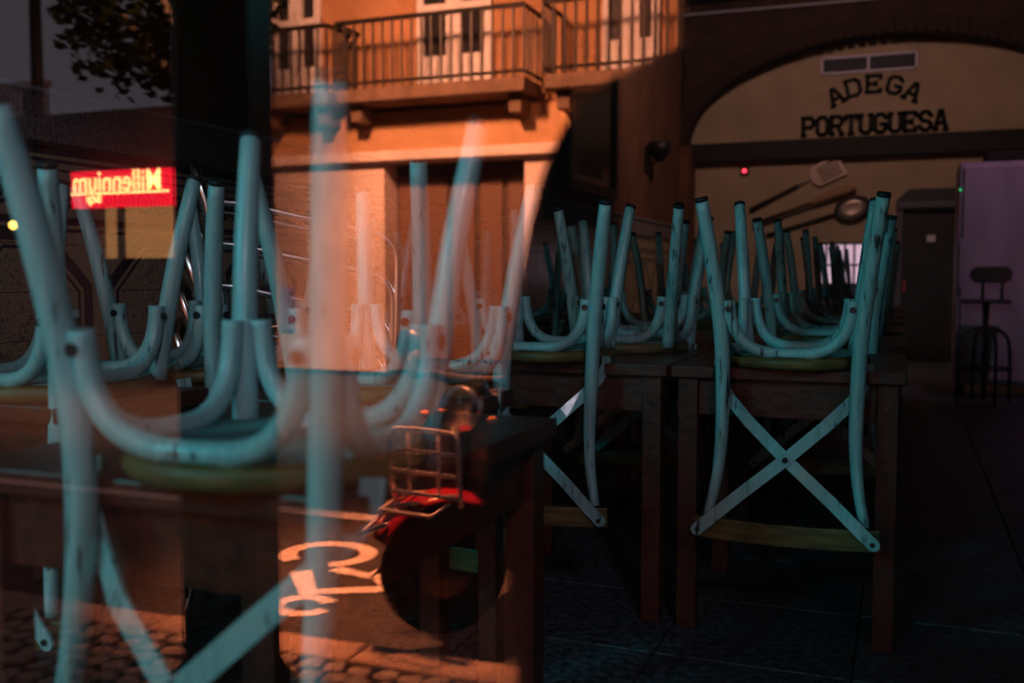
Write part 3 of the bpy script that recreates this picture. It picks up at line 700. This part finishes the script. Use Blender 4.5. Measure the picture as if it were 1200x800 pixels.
MB().tube([(0, 0, 0), (.05, 0, 1.6), (-.15, 0, 3.0), (-.45, .1, 4.2)], [.16, .13, .10, .04], 10, sub=3).build('trunk', BARK, tr, True)
for q in ((-1.5, .2, 4.3), (.3, -.2, 4.2), (-.4, .7, 4.6), (-.8, -.8, 4.5)): MB().tube([(-.08, 0, 2.6), (q[0] * .5, q[1] * .5, 3.4), q], [.07, .05, .02], 8, sub=3).build('branch', BARK, tr, True)
lv = MB()
for k in range(4200):
    while True:
        p = Vector((random.uniform(-1, 1), random.uniform(-1, 1), random.uniform(-1, 1)))
        if p.length < 1: break
    if p.length < .45: p *= 1.6
    p = Vector((-.6 + p.x * 1.12, p.y * 1.2, 4.1 + p.z * 1.25)) + Vector((random.gauss(0, .07),) * 3)
    a = Vector((random.gauss(0, 1), random.gauss(0, 1), random.gauss(0, 1))).normalized() * .075; b = a.orthogonal().normalized() * .04
    lv.add([p - a, p + b, p + a, p - b], [(0, 1, 2, 3)])
mat('leaf', (.012, .020, .006), 1.0).node_tree.nodes['Principled BSDF'].inputs['Specular IOR Level'].default_value = .05
o = lv.build('foliage', mat('leaf', (.012, .020, .006), 1.0), tr); o['kind'] = 'stuff'
# dark green street post close to the window
gp = tag(empty('street_post', V(-1.72, 2.24, GLZ)), 'thick dark green post standing on the pavement edge', 'post')
GRN = mat('dark_green_paint', (.010, .022, .012), .6)
MB().lathe([(.16, 0), (.16, .10), (.135, .14), (.130, 2.9), (.12, 3.0)], 8, Matrix.Rotation(R(22.5), 4, 'Z')).build('shaft', GRN, gp); MB().lathe([(.19, 0), (.19, .06), (.165, .08)], 8, Matrix.Rotation(R(22.5), 4, 'Z')).build('plinth', GRN, gp)

# parked scooter facing the window
sx_, sy_, _ = V(-1.42, 2.98, 0)
so = tag(empty('scooter', (sx_, sy_, ZR + .06)), 'red scooter with a chrome front rack parked at the kerb, mirrored in the window', 'scooter')
so.rotation_euler = (0, 0, R(10))
RED = mat('red_enamel', (.35, .012, .03), .18, coat=.6); TYRE = mat('tyre', (.012, .012, .012), .75)
# local: front toward +y (the window), rear -y
Mw = lambda y: Matrix.Translation((0, y, .215)) @ Matrix.Rotation(math.pi / 2, 4, 'Y')
for y, nm in ((0, 'front_wheel'), (-1.25, 'rear_wheel')):
    w = MB().lathe([(.14, -.045), (.19, -.05), (.213, -.025), (.215, 0), (.213, .025), (.19, .05), (.14, .045)], 28, Mw(y)).build(nm, TYRE, so, True)
    if y == 0: w.rotation_euler = (0, 0, R(40))
    MB().lathe([(.02, -.055), (.05, -.05), (.12, -.04), (.138, -.047), (.138, .047), (.12, .04), (.05, .05), (.02, .055)], 24, Mw(y)).build('rim', mat('dark_rim', (.10, .07, .06), .3, .7), w, True)
m = MB(); vv = []; ff = []
for i in range(15):
    a = R(28 + 130 * i / 14)
    for j in range(9):
        b = R(-80 + 160 * j / 8); rr = .235 + .012 * math.cos(b)
        vv.append((.082 * math.sin(b), rr * math.cos(a) * (1 + .10 * math.cos(b)), .215 + rr * math.sin(a) * (1 + .10 * math.cos(b)) * 1.02))
for i in range(14):
    for j in range(8): ff.append((i * 9 + j, i * 9 + j + 1, i * 9 + j + 10, i * 9 + j + 9))
m.add(vv, ff); fd = m.build('front_fender', RED, so, True); fd.rotation_euler = (0, 0, R(40)); md = fd.modifiers.new('t', 'SOLIDIFY'); md.thickness = .006
for z, r in ((.475, .012), (.40, .012)): pass
MB().tube([(-.06, .20, .40), (0, .275, .36), (.06, .20, .40)], .008, 8, sub=4).build('fender_trim', CHROME, so, True).rotation_euler = (0, 0, R(40))
MB().tube([(-.075, .10, .462), (0, .20, .45), (.075, .10, .462)], .007, 8, sub=4).build('fender_trim', CHROME, so, True).rotation_euler = (0, 0, R(40))
vv = []; ff = []
for i in range(13):
    z = .30 + .52 * i / 12; hwid = .20 + .05 * math.sin(math.pi * i / 12) - .14 * max(0, (i - 8) / 4) ** 2
    for j in range(11):
        t = -1 + j / 5; vv.append((hwid * t, -.06 - .18 * (z - .30) - .09 * t * t, z))
for i in range(12):
    for j in range(10): ff.append((i * 11 + j, i * 11 + j + 1, i * 11 + j + 12, i * 11 + j + 11))
ls = MB().add(vv, ff).build('leg_shield', mat('dark_enamel', (.05, .04, .045), .2, coat=.5), so, True); md = ls.modifiers.new('t', 'SOLIDIFY'); md.thickness = .02
# chrome rack
RACK = mat('satin_chrome', (.85, .75, .70), .3, .45)
m = MB(); yk = .11
m.tube([(-.135, yk - .02, .46), (-.14, yk, .56), (-.13, yk, .68), (-.09, yk, .70), (.09, yk, .70), (.13, yk, .68), (.14, yk, .56), (.135, yk - .02, .46)], .0085, 8, sub=3)
rk = m.build('front_rack', RACK, so, True)
for z in (.63, .56, .49): MB().tube([(-.138, yk, z), (.138, yk, z)], .007, 8).build('rack_bar', RACK, rk, True)
for x in (-.06, .06): MB().tube([(x, yk, .70), (x, yk, .49), (x, -.10, .46)], .006, 8).build('rack_bar', RACK, rk, True)
MB().tube([(-.10, yk, .47), (-.10, yk + .10, .45), (.10, yk + .10, .45), (.10, yk, .47)], .007, 8).build('rack_bar', RACK, rk, True)
MB().lathe([(.03, -.09), (.075, -.06), (.085, 0), (.08, .015), (.02, .022)], 20, Matrix.Translation((0, -.10, .745)) @ Matrix.Rotation(-math.pi / 2, 4, 'X')).build('headlight', CHROME, so, True)
MB().tube([(-.32, -.27, .83), (-.20, -.20, .85), (0, -.17, .83), (.20, -.20, .85), (.32, -.27, .83)], [.016, .014, .03, .014, .016], 10, sub=4).build('handlebar', BLACK, so, True)
for s in (-1, 1):
    mr = MB().tube([(s * .20, -.20, .85), (s * .25, -.17, .90), (s * .27, -.17, .93)], .006, 8, sub=3).build('mirror_stem', CHROME, so, True)
    MB().lathe([(.01, -.02), (.05, -.01), (.055, .006), (.01, .01)], 18, Matrix.Translation((s * .27, -.17, .955)) @ Matrix.Rotation(-math.pi / 2, 4, 'X')).build('mirror_head', CHROME, mr, True)
    MB().lathe([(.006, 0), (.014, .008), (.015, .02), (.006, .03)], 14, Matrix.Translation((s * .14, -.10, .72)) @ Matrix.Rotation(-math.pi / 2, 4, 'X')).build('indicator', mat('amber_lens', (.8, .3, .03), .2), so, True)
MB().tube([(0, .0, .42), (0, -.10, .60), (0, -.17, .82)], .03, 10).build('steering_column', BLACK, so, True)
MB().tube([(0, 0, .215), (.075, 0, .22), (.07, -.03, .42), (0, -.02, .46)], .014, 8, sub=3).build('fork', IRON, so, True)
MB().box(-.17, .17, -.72, -.12, .28, .33).build('floorboard', BLACK, so, bevel=.012)
MB().tube([(0, -.66, .42), (0, -.85, .50), (0, -1.15, .52), (0, -1.45, .47), (0, -1.55, .45)], [.13, .20, .22, .16, .05], 18, sub=4).build('rear_body', RED, so, True)
MB().tube([(0, -.66, .76), (0, -.80, .775), (0, -1.1, .78), (0, -1.38, .79), (0, -1.46, .79)], [.05, .09, .10, .08, .03], 14, sub=4).build('seat', BLACK, so, True)

# the photographer outside the window, camera held at chest height
def body_mat():
    m = mat('clothed_body', (.012, .012, .014), .85); n = m.node_tree.nodes; l = m.node_tree.links; b = n['Principled BSDF']
    tc = n.new('ShaderNodeTexCoord'); sp = n.new('ShaderNodeSeparateXYZ'); l.new(tc.outputs['Object'], sp.inputs[0])
    def M(op, a, v): 
        q = n.new('ShaderNodeMath'); q.operation = op; l.new(a, q.inputs[0])
        if isinstance(v, (int, float)): q.inputs[1].default_value = v
        else: l.new(v, q.inputs[1])
        return q.outputs[0]
    face = M('GREATER_THAN', sp.outputs['Z'], 1.28); hand = M('GREATER_THAN', sp.outputs['Y'], -.118); up = M('GREATER_THAN', sp.outputs['Z'], .5)
    f = M('MAXIMUM', face, M('MULTIPLY', hand, up))
    x = n.new('ShaderNodeMix'); x.data_type = 'RGBA'; l.new(f, x.inputs[0]); x.inputs[6].default_value = (.012, .012, .014, 1); x.inputs[7].default_value = (.20, .11, .08, 1)
    l.new(x.outputs[2], b.inputs['Base Color']); return m
def person():
    J = {'pelvis': ((0, -.30, .68), .150), 'belly': ((0, -.30, .86), .145), 'chest': ((0, -.29, 1.05), .165), 'collar': ((0, -.29, 1.17), .12), 'neck': ((0, -.27, 1.27), .058), 'headb': ((0, -.245, 1.37), .083), 'head': ((0, -.24, 1.45), .094), 'crown': ((0, -.25, 1.52), .070)}
    E = [('pelvis', 'belly'), ('belly', 'chest'), ('chest', 'collar'), ('collar', 'neck'), ('neck', 'headb'), ('headb', 'head'), ('head', 'crown')]
    for s, t in ((-1, 'l'), (1, 'r')):
        J['sh' + t] = ((s * .255, -.24, 1.135), .098); J['up' + t] = ((s * .295, -.24, .94), .085); J['el' + t] = ((s * .355, -.23, .67), .080)
        J['fo' + t] = ((s * .25, -.17, .88), .055); J['wr' + t] = ((s * .125, -.105, .965), .030); J['pa' + t] = ((s * .10, -.085, .985), .028)
        E += [('collar', 'sh' + t), ('sh' + t, 'up' + t), ('up' + t, 'el' + t), ('el' + t, 'fo' + t), ('fo' + t, 'wr' + t), ('wr' + t, 'pa' + t)]
        J['hi' + t] = ((s * .10, -.30, .62), .10); J['kn' + t] = ((s * .115, -.28, .22), .068); J['an' + t] = ((s * .12, -.31, -.13), .048); J['to' + t] = ((s * .135, -.15, -.165), .038)
        E += [('pelvis', 'hi' + t), ('hi' + t, 'kn' + t), ('kn' + t, 'an' + t), ('an' + t, 'to' + t)]
        for k in range(4):
            b = (s * (.088 - .004 * k), -.075, .990 - .017 * k + .012)
            J['f%d%s' % (k, t)] = ((s * .083, -.052, b[2]), .0095); J['g%d%s' % (k, t)] = ((s * .062, -.046, b[2] - .002), .0085); J['h%d%s' % (k, t)] = ((s * (.040 + .004 * (k % 2)), -.045, b[2] - .005), .0075)
            E += [('pa' + t, 'f%d%s' % (k, t)), ('f%d%s' % (k, t), 'g%d%s' % (k, t)), ('g%d%s' % (k, t), 'h%d%s' % (k, t))]
        J['t1' + t] = ((s * .085, -.108, 1.0), .011); J['t2' + t] = ((s * .060, -.114, 1.005), .0095)
        E += [('pa' + t, 't1' + t), ('t1' + t, 't2' + t)]
    pass
    K = list(J); me = bpy.data.meshes.new('person'); me.from_pydata([J[k][0] for k in K], [(K.index(a), K.index(b)) for a, b in E], [])
    o = bpy.data.objects.new('person', me); COL.objects.link(o); me.materials.append(body_mat())
    o.modifiers.new('skin', 'SKIN'); sv = me.skin_vertices[0].data
    for i, k in enumerate(K): r = J[k][1]; sv[i].radius = (r * (1.25 if k in ('belly', 'chest', 'pelvis') else 1), r * (.8 if k in ('belly', 'chest', 'pelvis') else 1))
    sv[0].use_root = True
    sb = o.modifiers.new('smooth', 'SUBSURF'); sb.levels = 2; sb.render_levels = 2
    return tag(o, 'person in dark clothes holding a camera, a dark silhouette in the reflection', 'person')
pe = person(); pe.location = (-.03, 0, 0)
hair = MB().lathe([(.01, .09), (.06, .085), (.095, .05), (.108, 0), (.10, -.05), (.09, -.06)], 20, Matrix.Translation((0, -.275, 1.50))).build('hair', mat('dark_hair', (.01, .008, .007), .7), None, True)
hair.parent = pe
def oval(prof, yc):
    m = MB(); vv = []; ff = []; N = 28
    for z, a, b in prof:
        for j in range(N): t = 2 * math.pi * j / N; vv.append((a * math.cos(t), yc + b * math.sin(t), z))
    for i in range(len(prof) - 1):
        for j in range(N): k = (j + 1) % N; ff.append((i * N + j, i * N + k, (i + 1) * N + k, (i + 1) * N + j))
    return m.add(vv, ff)
for sd in (-1, 1):
    e_ = MB().lathe([(.001, -.006), (.008, -.004), (.011, 0), (.008, .004), (.001, .006)], 12, Matrix.Translation((sd * .030, -.168, 1.452))).build('eye', mat('eye_brown', (.04, .025, .02), .2), pe, True)
    MB().lathe([(.0007, -.032), (.009, -.02), (.012, 0), (.009, .02), (.0007, .03)], 10, Matrix.Translation((sd * .098, -.235, 1.44))).build('ear', mat('ear_skin', (.20, .11, .08), .6), pe, True)
MB().tube([(0, -.160, 1.452), (0, -.145, 1.428), (0, -.140, 1.415), (0, -.158, 1.408)], [.006, .009, .012, .006], 10, sub=3).build('nose', mat('ear_skin', (.20, .11, .08), .6), pe, True)
MB().tube([(-.024, -.162, 1.375), (0, -.157, 1.376), (.024, -.162, 1.375)], [.003, .006, .003], 8, sub=3).build('mouth', mat('lip', (.22, .08, .07), .5), pe, True)
ct = oval([(.05, .33, .20), (.30, .36, .20), (.50, .40, .19), (.68, .42, .175), (.88, .36, .16), (1.08, .345, .145), (1.175, .33, .12), (1.22, .25, .10), (1.25, .16, .09)], -.33).build('coat', CLOTH, pe, True)
hd = oval([(1.20, .20, .13), (1.27, .21, .14), (1.36, .20, .15), (1.46, .165, .15), (1.54, .11, .12), (1.58, .03, .04)], -.34).build('hood', CLOTH, pe, True)
ph = tag(empty('photo_camera', (0, -.08, .985)), 'black camera held by the dark silhouetted person', 'camera')
MB().box(-.068, .068, -.018, .018, -.045, .045).build('body', BLACK, ph, bevel=.008); MB().box(-.022, .022, -.015, .02, .045, .068).build('viewfinder_hump', BLACK, ph, bevel=.005)
MB().lathe([(.030, 0), (.032, .03), (.034, .045), (.028, .046)], 24, Matrix.Translation((0, .016, 0)) @ Matrix.Rotation(-math.pi / 2, 4, 'X')).build('lens', BLACK, ph, True)
